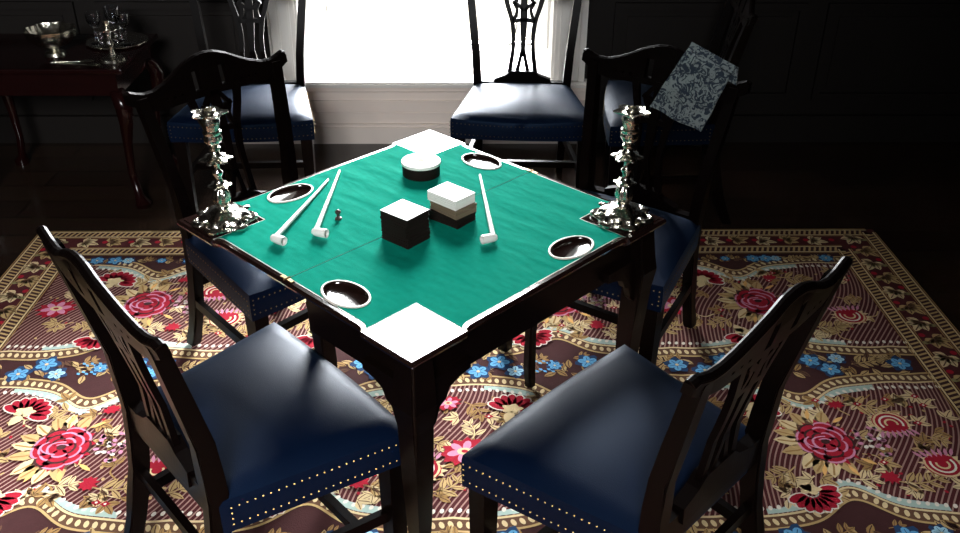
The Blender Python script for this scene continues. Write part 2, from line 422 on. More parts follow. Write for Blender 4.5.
# field bands
for r in range(-1, NR):
    yc = OY - r * Q
    # striped ground of the rose band
    hi = lambda x: min(yc + .285 - wave(x), IY1); lo = lambda x: yc - .285 + wave(x)
    if r >= 0:
        nx = 150
        for i in range(nx):
            a, b = lerp(IX0, IX1, i / nx), lerp(IX0, IX1, (i + 1) / nx)
            poly([(a, lo(a)), (b, lo(b)), (b, hi(b)), (a, hi(a))], 'ground', 1)
        # fine slanted stripes, bending from motif to motif
        x = IX0 - .3
        while x < IX1 + .3:
            pts = []
            for j in range(25):
                y = yc + .29 - .58 * j / 24
                xx = x + .42 * (y - yc) + .035 * math.sin(9 * (y - yc) + 5 * x)
                if IX0 < xx < IX1 and lo(xx) < y < hi(xx): pts.append((xx, y))
            if len(pts) > 2: stroke(pts, .0046, 'stripe', 2)
            x += .0155
    # ribbons on both edges of the rose band
    for sgn in (1, -1):
        if r < 0 and sgn > 0: continue
        n = 260
        def cv(x, off): return yc + sgn * (.292 - wave(x) + off)
        xs = [lerp(IX0, IX1, i / n) for i in range(n + 1)]
        def line(off, wd, c, lay): stroke([(x, min(cv(x, off), IY1 - .003)) for x in xs], wd, c, lay)
        if r < 0: continue
        line(.0, .044, 'brown', 4)
        line(-.023, .0075, 'cream', 5); line(.023, .0075, 'tan', 5)
        # mint scallop inside
        def mw(u): return .0
        m_pts = [(x, cv(x, -.036)) for x in xs]
        P2 = [Vector(p) for p in m_pts]
        for i in range(n):
            x = xs[i]; u = ((x - OX) / P) % 1
            if u < .30 or u > .62:
                th = .010 + .012 * abs(math.sin(2 * PI * u * 1.5))
                a, b = P2[i], P2[i + 1]
                poly([(a.x, a.y - sgn * th), (b.x, b.y - sgn * th), (b.x, b.y + sgn * .006), (a.x, a.y + sgn * .006)][::1 if sgn > 0 else -1], 'mint', 6)
        # arc-length beads
        acc = 0; px = Vector((xs[0], cv(xs[0], 0)))
        for i in range(1, n * 2):
            x = lerp(IX0, IX1, i / (n * 2)); q = Vector((x, cv(x, 0))); d = (q - px); acc += d.length
            if acc > .0225 and q.y < IY1 - .02:
                acc = 0; ang = math.atan2(d.y, d.x)
                ell(q.x, q.y, .0072, .0125, 'cream' if r < 9 else 'tan', 6, a=ang + .25, n=9)
                q2 = (x, cv(x, -.050)); ell(q2[0], q2[1], .0062, .009, 'white', 7, a=ang + .3 * sgn, n=7)
            px = q
    # motifs of the rose band
    k0 = -1
    if r >= 0:
        for c in range(-1, 6):
            x = OX + c * P + (0 if r % 2 == 0 else -.02); y = yc + .0
            def ok(xx, m=.09): return IX0 + m < xx < IX1 - m
            L0 = 10
            sd = r * 10 + c + 20
            if ok(x, .13): rose(x, y, 1.0, L0 + 8, 3)
            for (dx, dy, a, n, l, cur, cc) in ((.12, .17, .1, 4, .06, -.25, 'tan'), (.16, .02, .9, 3, .055, .2, 'cream'), (.14, -.16, -.3, 4, .055, .22, 'tan'),
                                               (-.10, .12, 2.2, 3, .05, .3, 'cream'), (-.12, -.10, -2.4, 3, .05, -.2, 'tan'), (.33, -.19, .2, 3, .05, .3, 'tan'),
                                               (.42, .20, -.6, 3, .05, -.3, 'gold'), (.30, .03, -.5, 2, .045, 0, 'tan'), (.02, -.15, -.2, 2, .05, .3, 'cream'), (-.02, .16, 2.8, 2, .05, .3, 'tan'),
                                               (.44, .02, 1.2, 3, .045, .4, 'cream'), (.47, -.10, -2.0, 2, .045, .4, 'tan'), (.22, -.20, 2.9, 2, .045, .4, 'cream')):
                if ok(x + dx, .10) and ok(x + dx + math.cos(a) * l * n * .6, .07): sprig(x + dx, y + dy, a, n, l, L0, cc, 'brown', cur)
            if ok(x + .225): poppy(x + .225, y + .085, 1.0, L0 + 14, .1, sd)
            if ok(x + .30): poppy(x + .30, y - .105, 1.0, L0 + 14, PI + .1, sd + 1)
            if ok(x - .17): carnation(x - .17, y + .15, 1.15, L0 + 14, -.4, sd)
            if ok(x - .11): carnation(x - .11, y - .205, 1.1, L0 + 14, -2.8, sd)
            if ok(x + .42): pinkflower(x + .42, y + .03 - .06, 1.0, L0 + 14, sd)
            if ok(x + .37): pinkflower(x + .37, y + .19, .6, L0 + 14, sd)
            if ok(x + .09): jag(x + .09, y + .17, .03, .022, 'red', L0 + 15, 9, .35, .3, sd)
            if ok(x + .13): jag(x + .13, y - .15, .03, .03, 'red', L0 + 15, 9, .35, .3, sd)
            # scattered leaf pairs and buds
            rr = random.Random(sd * 7)
            for i in range(44):
                xx = x + rr.uniform(-.27, .46); yy = y + rr.uniform(-.23, .23); aa = rr.uniform(-1, 4)
                if ok(xx, .05):
                    cc = rr.choice(['tan', 'gold', 'cream', 'gold'])
                    leaf(xx, yy, aa, .05, .022, cc, 10, 'brown'); leaf(xx, yy, aa + 1.0, .04, .02, cc, 10, 'brown'); leaf(xx, yy, aa - 1.0, .04, .02, cc, 10, 'brown')
                    if i % 4 == 0: ell(xx, yy, .012, .009, 'red', 12, n=12, wob=.25, k=4); ell(xx, yy, .004, .004, 'white', 13, n=6)
                    if i % 5 == 0: stroke(cat([(xx, yy, 0), (xx + .03 * math.cos(aa + 2.4), yy + .03 * math.sin(aa + 2.4), 0), (xx + .06 * math.cos(aa + 2.9), yy + .06 * math.sin(aa + 2.9), 0)], 4), .005, cc, 9)
            # loose specks
            rr = random.Random(sd * 3)
            for i in range(60):
                xx = x + rr.uniform(-.2, .5); yy = y + rr.uniform(-.22, .22)
                if ok(xx, .03): ell(xx, yy, .005, .007, rr.choice(['red', 'stripe', 'tan']), 9, n=6, a=rr.random() * 3)
    # blue flower strip under the band (and one above the first)
    yb = yc - Q / 2 + (0 if r >= 0 else -.0)
    yy = [yb] if r >= 0 else [OY + Q / 2 - .01]
    for y in yy:
        for c in range(-1, 6):
            x = OX + c * P
            def ok(xx, m=.04): return IX0 + m < xx < IX1 - m
            top = y > IY1 - .06
            if top: y = IY1 - .045
            for dx, dy, rd, cc in ((-.22, .022, .032, 'blue'), (-.29, -.03, .030, 'blue'), (-.17, -.030, .026, 'lblue'), (.07, .02, .030, 'blue'), (.12, -.028, .030, 'blue'), (.16, .03, .024, 'lblue'), (-.04, .00, .020, 'blue'), (.36, 0, .03, 'blue')):
                if top: dy = 0; rd *= .8
                if ok(x + dx): flower5(x + dx, y + dy, rd, 12, cc, 'navy', 'cream', 5 if rd > .025 else 6, dx * 30)
            for dx, dy, a, n, l in ((.20, 0, .2, 4, .04), (.36, .01, PI - .3, 3, .04), (-.12, .02, .5, 2, .04), (-.34, .02, 2.6, 2, .04), (.00, -.03, 2.4, 2, .035), (.03, .05, .2, 2, .03), (-.23, -.06, 3.0, 2, .03)):
                if top: dy = 0; l *= .7
                if ok(x + dx) and ok(x + dx + math.cos(a) * l * n * .6): sprig(x + dx, y + dy, a, n, l, 8, 'tan' if n > 2 else 'gold', 'brown')
            rr = random.Random(r * 31 + c)
            for i in range(46):
                xx = x + P * (i / 46 - .5) + rr.uniform(-.01, .01); y3 = y + rr.uniform(-.045, .045) * (0 if top else 1); aa = rr.uniform(0, 6.3)
                if ok(xx, .05): leaf(xx, y3, aa, .046 if not top else .025, .022, rr.choice(['gold', 'tan', 'tan', 'brown']), 8, 'dark')
            for i in range(10):     # small checked blossom
                xx, y2 = x - .10 + (i % 5) * .013, y - .03 + (i // 5) * .045 + (i % 2) * .01
                if ok(xx) and not top: ell(xx, y2, .0055, .0085, 'blue', 11, n=4, a=.8)
# border
def rope(p0, p1, nrm):
    p0, p1, nrm = Vector(p0), Vector(p1), Vector(nrm)
    d = (p1 - p0); L_ = d.length; d.normalize()
    stroke([p0, p1], .042, 'dark', 40)
    for off, c, w in ((-.021, 'cream', .006), (.021, 'cream', .006), (-.030, 'gold', .004), (.030, 'gold', .004)):
        stroke([p0 + nrm * off, p1 + nrm * off], w, c, 41)
    n = int(L_ / .021)
    for i in range(n):
        q = p0 + d * (.021 * i + .008)
        a = q - nrm * .016 - d * .006; b = q + nrm * .016 + d * .006
        stroke([a, b], .0085, 'tan', 42)
for (xa, xb, s) in ((RX0, IX0, -1), (RX1, IX1, 1)):
    yt = RY1 - .02
    poly([(min(xa, xb), RY0 + .01), (max(xa, xb), RY0 + .01), (max(xa, xb), RY1 - .005), (min(xa, xb), RY1 - .005)], 'ground', 38)
    rope((xb + s * .018, RY0 + .02), (xb + s * .018, IY1 + .018), (s, 0))
    rope((xa - s * .030, RY0 + .02), (xa - s * .030, RY1 - .03), (s, 0))
    y = RY1 - .10; k = 0
    xm = (xa + xb) / 2 - s * .006
    while y > -1.2:
        t = -PI / 2 + (.6 if k % 2 else -.6)
        for da, l in ((0, .075), (.7, .06), (-.7, .06), (1.5, .045), (-1.5, .045)):
            leaf(xm, y + .03, t + da, l, .034, 'tan' if k % 2 else 'cream', 41, 'brown')
        ell(xm + .03 * (1 if k % 2 else -1), y - .055, .012, .012, 'red', 41, n=8); ell(xm - .035 * (1 if k % 2 else -1), y + .005, .014, .010, 'olive', 41, n=8)
        y -= .105; k += 1
poly([(IX0 - .04, IY1), (IX1 + .04, IY1), (IX1 + .04, RY1 - .005), (IX0 - .04, RY1 - .005)], 'ground', 37)
rope((IX0 - .018, IY1 + .018), (IX1 + .018, IY1 + .018), (0, 1)); rope((RX0 + .03, RY1 - .030), (RX1 - .03, RY1 - .030), (0, 1))
x = RX0 + .24; k = 0
while x < RX1 - .2:
    for da, l in ((0, .07), (.7, .055), (-.7, .055), (1.5, .04), (-1.5, .04)):
        leaf(x - .03, (IY1 + RY1) / 2 + .0, (.6 if k % 2 else -.6) * .5 + da, l, .03, 'tan' if k % 2 else 'cream', 41, 'brown')
    ell(x + .055, (IY1 + RY1) / 2, .012, .012, 'red', 41, n=8)
    x += .105; k += 1
for f in rug.faces:
    if f.normal.z < 0 and len(f.verts) and f.calc_center_median().z > .0081: f.normal_flip()
rug.normal_update()
for f in rug.faces:
    if f.calc_center_median().z > .0081 and f.normal.z < 0: f.normal_flip()
o = obj('rug', rug, RM); tag(o, 'large floral needlework rug with red roses, blue flowers and gold rope borders', 'rug')

# ------------------------------------------------------------------ chairs
NAVY = M['leather']; CW = M['chair_wood']
D2, WF, WR = .21, .288, .212
def xb(z): return interp([0, .12, .3, .45, .60, .93], [-.315, -.265, -.222, -.208, -.218, -.292], z)
def make_chair():
    t = thing('side_chair', 'x', 'chair')
    # seat: trapezoid, crowned, bowed front, tight sides
    bm = bmesh.new(); n = 18; G = []
    for i in range(n + 1):
        row = []
        u = i / n; x = lerp(-D2, D2, u)
        for j in range(n + 1):
            v = -1 + 2 * j / n
            y = v * lerp(WR, WF, u)
            xx = x + .018 * (1 - v * v) * u
            e1 = min(u, 1 - u) * 2 * D2; e2 = (1 - abs(v)) * WF; e = min(e1, e2)
            z = .447 + .012 * min(1, e / .02) ** .5 + .030 * (1 - abs(v) ** 2.5) * (1 - abs(2 * u - 1) ** 2.5) - .010 * (1 - v * v) * u ** 3
            row.append(bm.verts.new((xx, y, z)))
        G.append(row)
    for i in range(n):
        for j in range(n): bm.faces.new((G[i][j], G[i + 1][j], G[i + 1][j + 1], G[i][j + 1]))
    ring = [G[i][0] for i in range(n + 1)] + [G[n][j] for j in range(1, n + 1)] + [G[i][n] for i in range(n - 1, -1, -1)] + [G[0][j] for j in range(n - 1, 0, -1)]
    prev = ring
    for dz, k in ((.435, 1.008), (.40, 1.01), (.362, 1.004)):
        nw = [bm.verts.new((v.co.x * k, v.co.y * k, dz)) for v in ring]
        for a in range(len(ring)):
            b = (a + 1) % len(ring); bm.faces.new((prev[b], prev[a], nw[a], nw[b]))
        prev = nw
    bm.faces.new(prev)
    bmesh.ops.recalc_face_normals(bm, faces=bm.faces)
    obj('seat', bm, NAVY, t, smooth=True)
    # brass nails, double row
    bm = bmesh.new()
    def nail(p, nn):
        nn = Vector(nn).normalized(); a = Vector((0, 0, 1)); b = nn.cross(a)
        c = bm.verts.new(Vector(p) + nn * .0022)
        r = [bm.verts.new(Vector(p) + .0027 * (math.cos(k * PI / 3) * a + math.sin(k * PI / 3) * b)) for k in range(6)]
        for k in range(6): bm.faces.new((c, r[k], r[(k + 1) % 6]))
    def side(p0, p1, nn, bow=0):
        p0, p1 = Vector(p0), Vector(p1); L_ = (p1 - p0).length; k = int(L_ / .0165)
        for i in range(k + 1):
            f = i / k; p = p0.lerp(p1, f) + Vector(nn).normalized() * bow * (1 - (2 * f - 1) ** 2)
            for z in (.428, .383): nail((p.x, p.y, z - .006 * (bow > 0) * (1 - (2 * f - 1) ** 2)), nn)
        for p in (p0, p1):
            for z in (.413, .398): nail((p.x, p.y, z), nn)
    e = .004
    side((-D2 + .02, WR * 1.01 + .003 + e, 0), (D2 - .006, WF * 1.01 - .002 + e, 0), (-.155, 1, 0))
    side((-D2 + .02, -WR * 1.01 - .003 - e, 0), (D2 - .006, -WF * 1.01 + .002 - e, 0), (-.155, -1, 0))
    side((D2 * 1.01 + .001, WF - .008, 0), (D2 * 1.01 + .001, -WF + .008, 0), (1, 0, 0), .0185)
    obj('nail_trim', bm, M['brass'], t)['label'] = 'double row of small brass nails'
    # front legs
    for s in (1, -1):
        bm = bmesh.new(); cx, cy = D2 - .030, s * (WF - .034)
        rings = []
        for z, h in ((.0, .0185), (.05, .019), (.362, .0235), (.40, .0235)):
            rings.append([(cx - h, cy - h, z), (cx + h, cy - h, z), (cx + h, cy + h, z), (cx - h, cy + h, z)])
        loft(bm, rings)
        bmesh.ops.bevel(bm, geom=[q for q in bm.edges if abs((q.verts[0].co - q.verts[1].co).z) > .02], offset=.003, segments=2, affect='EDGES')
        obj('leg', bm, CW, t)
    # rear legs and posts: one sweeping timber each
    for s in (1, -1):
        bm = bmesh.new(); rings = []
        zs = [0, .03, .08, .14, .2, .28, .36, .45, .52, .6, .7, .8, .86, .877]
        for z in zs:
            x = xb(z); y = s * interp([0, .2, .45, .6, .9], [.188, .192, .196, .205, .238], z)
            hx = interp([0, .3, .45, .9], [.020, .021, .023, .015], z); hy = interp([0, .45, .9], [.0165, .0175, .0165], z)
            rings.append([(x - hx, y - hy, z), (x + hx, y - hy, z), (x + hx, y + hy, z), (x - hx, y + hy, z)])
        loft(bm, rings)
        bmesh.ops.bevel(bm, geom=[q for q in bm.edges if abs((q.verts[0].co - q.verts[1].co).z) > .015], offset=.004, segments=2, affect='EDGES')
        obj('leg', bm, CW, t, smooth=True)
    # crest rail: cupid's-bow top, deep, pierced by slots
    bm = bmesh.new(); n = 66; W = .278
    def top(y): a = abs(y); return interp([0, .03, .07, .11, .15, .19, .225, .25, .268, .278], [.948, .945, .931, .910, .892, .880, .880, .888, .896, .890], a)
    def bot(y): a = abs(y); return interp([0, .10, .18, .225, .2781], [.832, .830, .828, .838, .868], a)
    def slab(y0, y1, za0, za1, zb0, zb1):
        def pt(y, z, f): 
            tt = .011; bow = -.012 * (1 - (y / W) ** 2)
            return (xb(z) + bow + (tt if f else -tt), y, z)
        v = [bm.verts.new(pt(y, z, f)) for f in (0, 1) for y, z in ((y0, za0), (y1, za1), (y1, zb1), (y0, zb0))]
        for q in ((3, 2, 1, 0), (4, 5, 6, 7), (0, 1, 5, 4), (2, 3, 7, 6), (1, 2, 6, 5), (3, 0, 4, 7)): bm.faces.new([v[k] for k in q])
    for i in range(n):
        y0, y1 = lerp(-W, W, i / n), lerp(-W, W, (i + 1) / n); ym = (y0 + y1) / 2
        slot = .032 < abs(ym) < .055; sl2 = any(abs(abs(ym) - c) < .0045 for c in (.105, .13, .155))
        if slot:
            slab(y0, y1, bot(y0), bot(y1), .850, .850); slab(y0, y1, .908, .908, top(y0), top(y1))
        elif sl2:
            slab(y0, y1, bot(y0), bot(y1), .850, .850); slab(y0, y1, .857, .857, top(y0), top(y1))
        else:
            zc0, zc1 = (bot(y0) + top(y0)) / 2, (bot(y1) + top(y1)) / 2
            slab(y0, y1, bot(y0), bot(y1), zc0, zc1); slab(y0, y1, zc0, zc1, top(y0), top(y1))
    # beaded top edge
    tube(bm, [(xb(top(y)) - .012 * (1 - (y / W) ** 2), y, top(y) - .003) for y in [lerp(-W + .002, W - .002, i / 60) for i in range(61)]], .0115, 10)
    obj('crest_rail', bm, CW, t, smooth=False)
    # pierced splat
    bm = bmesh.new()
    def strip(pts, wd, th=.007):
        P_ = cat([(p[0], p[1], 0) for p in pts], 5); rings = []
        nn = len(P_)
        for i, p in enumerate(P_):
            d = (P_[min(i + 1, nn - 1)] - P_[max(i - 1, 0)]).normalized(); q = Vector((-d.y, d.x, 0))
            ww = (interp([k / (len(wd) - 1) for k in range(len(wd))], wd, i / (nn - 1)) if isinstance(wd, (list, tuple)) else wd) / 2
            a, b = p + q * ww, p - q * ww
            rings.append([(xb(a.y) - .006 - th, a.x, a.y), (xb(a.y) - .006 + th, a.x, a.y), (xb(b.y) - .006 + th, b.x, b.y), (xb(b.y) - .006 - th, b.x, b.y)])
        loft(bm, rings)
    for s in (1, -1):
        strip([(s * .056, .49), (s * .053, .53), (s * .045, .59), (s * .042, .64), (s * .045, .69), (s * .054, .735), (s * .072, .79), (s * .085, .845)], [.022, .018, .017, .018, .020, .018, .020, .024])
        strip([(s * .004, .60), (s * .012, .56), (s * .026, .50)], [.014, .014, .017])
        strip([(s * .048, .730), (s * .036, .742), (s * .030, .77), (s * .040, .795), (s * .024, .82), (s * .004, .84)], .014)
        strip([(s * .004, .765), (s * .022, .785), (s * .05, .80)], .013)
    strip([(0, .575), (0, .64), (0, .72), (0, .845)], [.018, .022, .032, .030])
    strip([(-.050, .722), (0, .728), (.050, .722)], .016)
    obj('splat', bm, CW, t)
    # shoe and rear rail
    bm = bmesh.new()
    for i in range(20):
        y0, y1 = lerp(-.125, .125, i / 20), lerp(-.125, .125, (i + 1) / 20)
        h = lambda y: .478 + .037 * interp([0, .055, .07, .125], [1, 1, .55, 0], abs(y))
        rr = [[(xb(.48) - .022, y, .44), (xb(.48) + .012, y, .44), (xb(.48) + .010, y, h(y)), (xb(.48) - .020, y, h(y))] for y in (y0, y1)]
        loft(bm, rr)
    box(bm, -.225, -.20, .40, -.196, .20, .468)
    obj('rear_rail', bm, CW, t)
    # stretchers
    for s in (1, -1):
        bm = bmesh.new()
        a, b = Vector((D2 - .03, s * (WF - .036), .20)), Vector((xb(.2), s * .196, .20))
        q = Vector((0, .009, 0)); zz = Vector((0, 0, .015))
        loft(bm, [[p - q - zz, p + q - zz, p + q + zz, p - q + zz] for p in (a, b)])
        obj('stretcher', bm, CW, t)
    bm = bmesh.new(); box(bm, .075, -.235, .188, .095, .235, .214); obj('stretcher', bm, CW, t)
    bm = bmesh.new(); box(bm, xb(.27) - .009, -.19, .256, xb(.27) + .009, .19, .284); obj('stretcher', bm, CW, t)
    return t
RUGZ = .0175
chairs = [
 (-.362, -.438, 40.5, RUGZ, 'dark chair nearest on the left, back leaning over the bright rug half'),
 (.452, -.545, 135.0, RUGZ, 'dark chair with near-black seat, nearest on the right, its back crossing the dim rug border'),
 (-.443, .403, -42.1, RUGZ, 'dark chair tucked under the card table, its back right behind the left silver candlestick'),
 (.552, .425, -126.5, RUGZ, 'dark chair tucked under the card table with a printed cloth over its crest rail'),
 (.355, 1.629, -93.3, 0, 'dark chair with pale-lit blue seat and pierced splat in front of the bright window'),
 (-.796, 1.617, -87.7, 0, 'dark chair with blue seat at the left window edge, partly behind a tucked-in chair'),
 (.935, 1.60, 173, 0, 'navy-seated chair in the gloom behind the one with the printed cloth, turned to the window'),
]
proto = make_chair()
for i, (x, y, a, z, lab) in enumerate(chairs):
    c = proto if i == 0 else copy_tree(proto)
    c.location = (x, y, z - (.001 if z else 0)); c.rotation_euler = (0, 0, math.radians(a)); c['label'] = lab; c['group'] = 'dark side chairs with navy nailed seats'

# ------------------------------------------------------------------ card table (local axes: u to the near right side, v to the near left side)
TZ = .72
T = thing('card_table', 'square mahogany card table with green felt, oval counter wells and square candle corners', 'table', (0, 0, RUGZ - .001), math.radians(-45))
TH = TZ - (RUGZ - .001)      # local height of the felt
# local x = u ; local y = -v  (so that +y points to the far right)
A, B, CC, a_ = .424, .282, .437, .412
W8 = [(.147, -.368), (.366, .147), (-.147, .368), (-.362, -.147)]     # wells, local xy
EL, ES = .062, .039
def quarter(p, q, bend, n=5):
    p, q, c = Vector(p), Vector(q), Vector(bend)
    return [tuple((1 - t) ** 2 * p + 2 * t * (1 - t) * c + t * t * q) for t in [i / n for i in range(n + 1)]]
def half_outline(Ed, Co, b, gap):
    s = b - .032
    pts = [(gap, -Ed)]
    pts += quarter((s, -Ed), (b, -Co), (b - .004, -Ed - .0))
    if Co >= .43: pts += [(Co, -Co)]
    else: pts += [(b, -b)]
    pts += quarter((Co, -b), (Ed, -s), (Ed, -b + .004))
    pts += quarter((Ed, s), (Co, b), (Ed, b - .004))
    if Co >= .43: pts += [(Co, Co)]
    else: pts += [(b, b)]
    pts += quarter((b, Co), (s, Ed), (b - .004, Ed))
    pts += [(gap, Ed)]
    return pts
def fill_with_holes(bm, loops, z):
    es = []
    for lp in loops:
        vs = [bm.verts.new((x, y, z)) for x, y in lp]
        es += [bm.edges.new((vs[i], vs[(i + 1) % len(vs)])) for i in range(len(vs))]
    r = bmesh.ops.triangle_fill(bm, use_beauty=True, use_dissolve=False, edges=es, normal=(0, 0, 1))
    for f in bm.faces:
        f.normal_update()
        if f.normal.z < 0: f.normal_flip()
def eloop(c, k=1.0, add=0, n=40):
    longx = abs(c[1]) > abs(c[0])
    rx, ry = (EL + add, ES + add) if longx else (ES + add, EL + add)
    return [(c[0] + k * rx * math.cos(2 * PI * i / n), c[1] + k * ry * math.sin(2 * PI * i / n)) for i in range(n)]
for sgn in (1, -1):
    wells = [w_ for w_ in W8 if w_[0] * sgn > 0]
    ol = [(sgn * x, y) for x, y in half_outline(A, CC, B, .0006)]
    leafo = None
    bm = bmesh.new()
    fill_with_holes(bm, [ol] + [eloop(w_) for w_ in wells], TH - .0015)
    topf = list(bm.faces)
    # moulded edge going down
    rings = []
    for k, z in ((1.0, TH - .0015), (1.006, TH - .004), (1.010, TH - .010), (1.004, TH - .017), (.985, TH - .022)):
        rings.append([(x * k, y * k, z) for x, y in ol])
    loft(bm, rings, cap=False)
    f = bm.faces.new([bm.verts.new(p) for p in rings[-1]])
    bmesh.ops.remove_doubles(bm, verts=bm.verts, dist=1e-5)
    bmesh.ops.recalc_face_normals(bm, faces=bm.faces)
    leafo = obj('table_leaf', bm, M['top_wood'], T)
    fo = [(sgn * x, y) for x, y in half_outline(a_, .426, B, .0010)]
    bm = bmesh.new(); fill_with_holes(bm, [fo] + [eloop(w_, add=.0045) for w_ in wells], TH)
    obj('felt', bm, M['felt'], T)
    for w_ in wells:
        bm = bmesh.new(); rings = []
        longx = abs(w_[1]) > abs(w_[0])
        for k, dz in ((1.10, -.0012), (1.09, .0016), (1.04, .0022), (1.0, .0012), (.99, -.0012), (.93, -.0042), (.82, -.0068), (.64, -.0092), (.45, -.0106), (.25, -.0114), (.08, -.0116)):
            rx, ry = (EL, ES) if longx else (ES, EL)
            dd = (k - 1) * .045 if k > 1 else 0
            if k > 1: rx, ry, k2 = rx + dd, ry + dd, 1
            else: k2 = k
            rings.append([(w_[0] + rx * k2 * math.cos(2 * PI * i / 48), w_[1] + ry * k2 * math.sin(2 * PI * i / 48), TH + dz) for i in range(48)])
        loft(bm, rings, cap=False); bm.faces.new([bm.verts.new(p) for p in rings[-1]])
        bmesh.ops.remove_doubles(bm, verts=bm.verts, dist=1e-6)
        bmesh.ops.recalc_face_normals(bm, faces=bm.faces)
        obj('counter_well', bm, M['top_wood'], T, smooth=True)
    for w_ in wells:
        bm = bmesh.new(); longx = abs(w_[1]) > abs(w_[0]); rx, ry = (EL, ES) if longx else (ES, EL)
        loft(bm, [[(w_[0] + (rx + d_) * math.cos(2 * PI * i / 48), w_[1] + (ry + d_) * math.sin(2 * PI * i / 48), TH + z_) for i in range(48)] for d_, z_ in ((.0062, -.0004), (.0058, .0028), (.0045, .0034), (.0018, .0034), (.0008, .0026))], cap=False)
        obj('well_rim', bm, M['boxwood'], T, smooth=True)['label'] = 'pale rim of the counter well'
    so = [(sgn * x, y) for x, y in half_outline(a_ + .0022, .4282, B + .0022, .0010)]
    bm = bmesh.new(); fill_with_holes(bm, [so] + [eloop(w_, add=.0045) for w_ in wells], TH - .0006)
    obj('stringing', bm, M['boxwood'], T)['label'] = 'thin pale line around the felt'
    for ys in (1, -1):
        bm = bmesh.new(); x0, x1 = B + .012, CC - .009; y0, y1 = B + .012, CC - .009
        loft(bm, [[(sgn * x, ys * y, TH - .0014) for x, y in ((x0, y0), (x1, y0), (x1, y1), (x0, y1))], [(sgn * x, ys * y, TH + .0002) for x, y in ((x0 + .001, y0 + .001), (x1 - .001, y0 + .001), (x1 - .001, y1 - .001), (x0 + .001, y1 - .001))]])
        bmesh.ops.recalc_face_normals(bm, faces=bm.faces)
        obj('corner_panel', bm, M['top_wood'], T)
for ys in (1, -1):
    bm = bmesh.new(); box(bm, -.022, ys * .4185 - .0045, TH - .001, .022, ys * .4185 + .0045, TH + .0012, .0006); tube(bm, [(0, ys * .41, TH + .001), (0, ys * .427, TH + .001)], .0025, 8)
    obj('hinge', bm, M['brass'], T)
# apron under the fixed half
bm = bmesh.new()
za, zb = TH - .135, TH - .021
box(bm, .035, -.395, za, .395, -.373, zb); box(bm, .035, .373, za, .395, .395, zb); box(bm, .373, -.373, za, .395, .373, zb); box(bm, .033, -.373, za, .055, .373, zb)
obj('apron', bm, M['table_wood'], T)
# gate rail supporting the open leaf
bm = bmesh.new(); box(bm, -.36, -.02, TH - .07, .034, .02, TH - .0225); obj('leaf_support', bm, M['table_wood'], T)
def table_leg(x, y, sx, sy, knee):
    bm = bmesh.new(); rings = []
    k_ = 1.0 if knee else .72
    for z, h, off in ((0, .022 if knee else .014, .006), (.018, .030 if knee else .0145, .006), (.035, .020 if knee else .015, .003), (.08, .016, 0), (.2, .018 * k_ + .002, 0), (.38, .0225 * k_ + .003, .003), (.5, .030 * k_, .007), (.56, .036 * k_, .008), (.60, .034 * k_, .004), (TH - .022, .030 * k_, 0)):
        cx, cy = x + sx * off, y + sy * off
        rings.append([(cx - h, cy - h, z), (cx + h, cy - h, z), (cx + h, cy + h, z), (cx - h, cy + h, z)])
    loft(bm, rings)
    bmesh.ops.bevel(bm, geom=[q for q in bm.edges if abs((q.verts[0].co - q.verts[1].co).z) > .008], offset=.006, segments=3, affect='EDGES')
    # scalloped knee brackets
    if knee:
        for ax in (0, 1):
            prof = [(.0, .47), (.02, .49), (.032, .525), (.05, .535), (.062, .56), (.09, .572), (.125, TH - .125), (.125, TH - .10), (0, TH - .10)]
            s = -(sx if ax == 0 else sy)
            pts = []
            for w2 in (-.009, .009):
                r = []
                for d, z in prof:
                    if ax == 0: r.append((x + s * (.02 + d), y + sy * .012 + w2, z))
                    else: r.append((x + sx * .012 + w2, y + s * (.02 + d), z))
                pts.append(r)
            loft(bm, pts)
    bmesh.ops.recalc_face_normals(bm, faces=bm.faces)
    obj('leg', bm, M['table_wood'], T)
table_leg(.392, -.392, 1, -1, True); table_leg(.392, .392, 1, 1, True)
table_leg(-.058, -.290, 0, -1, False); table_leg(.058, .376, 0, 1, False)

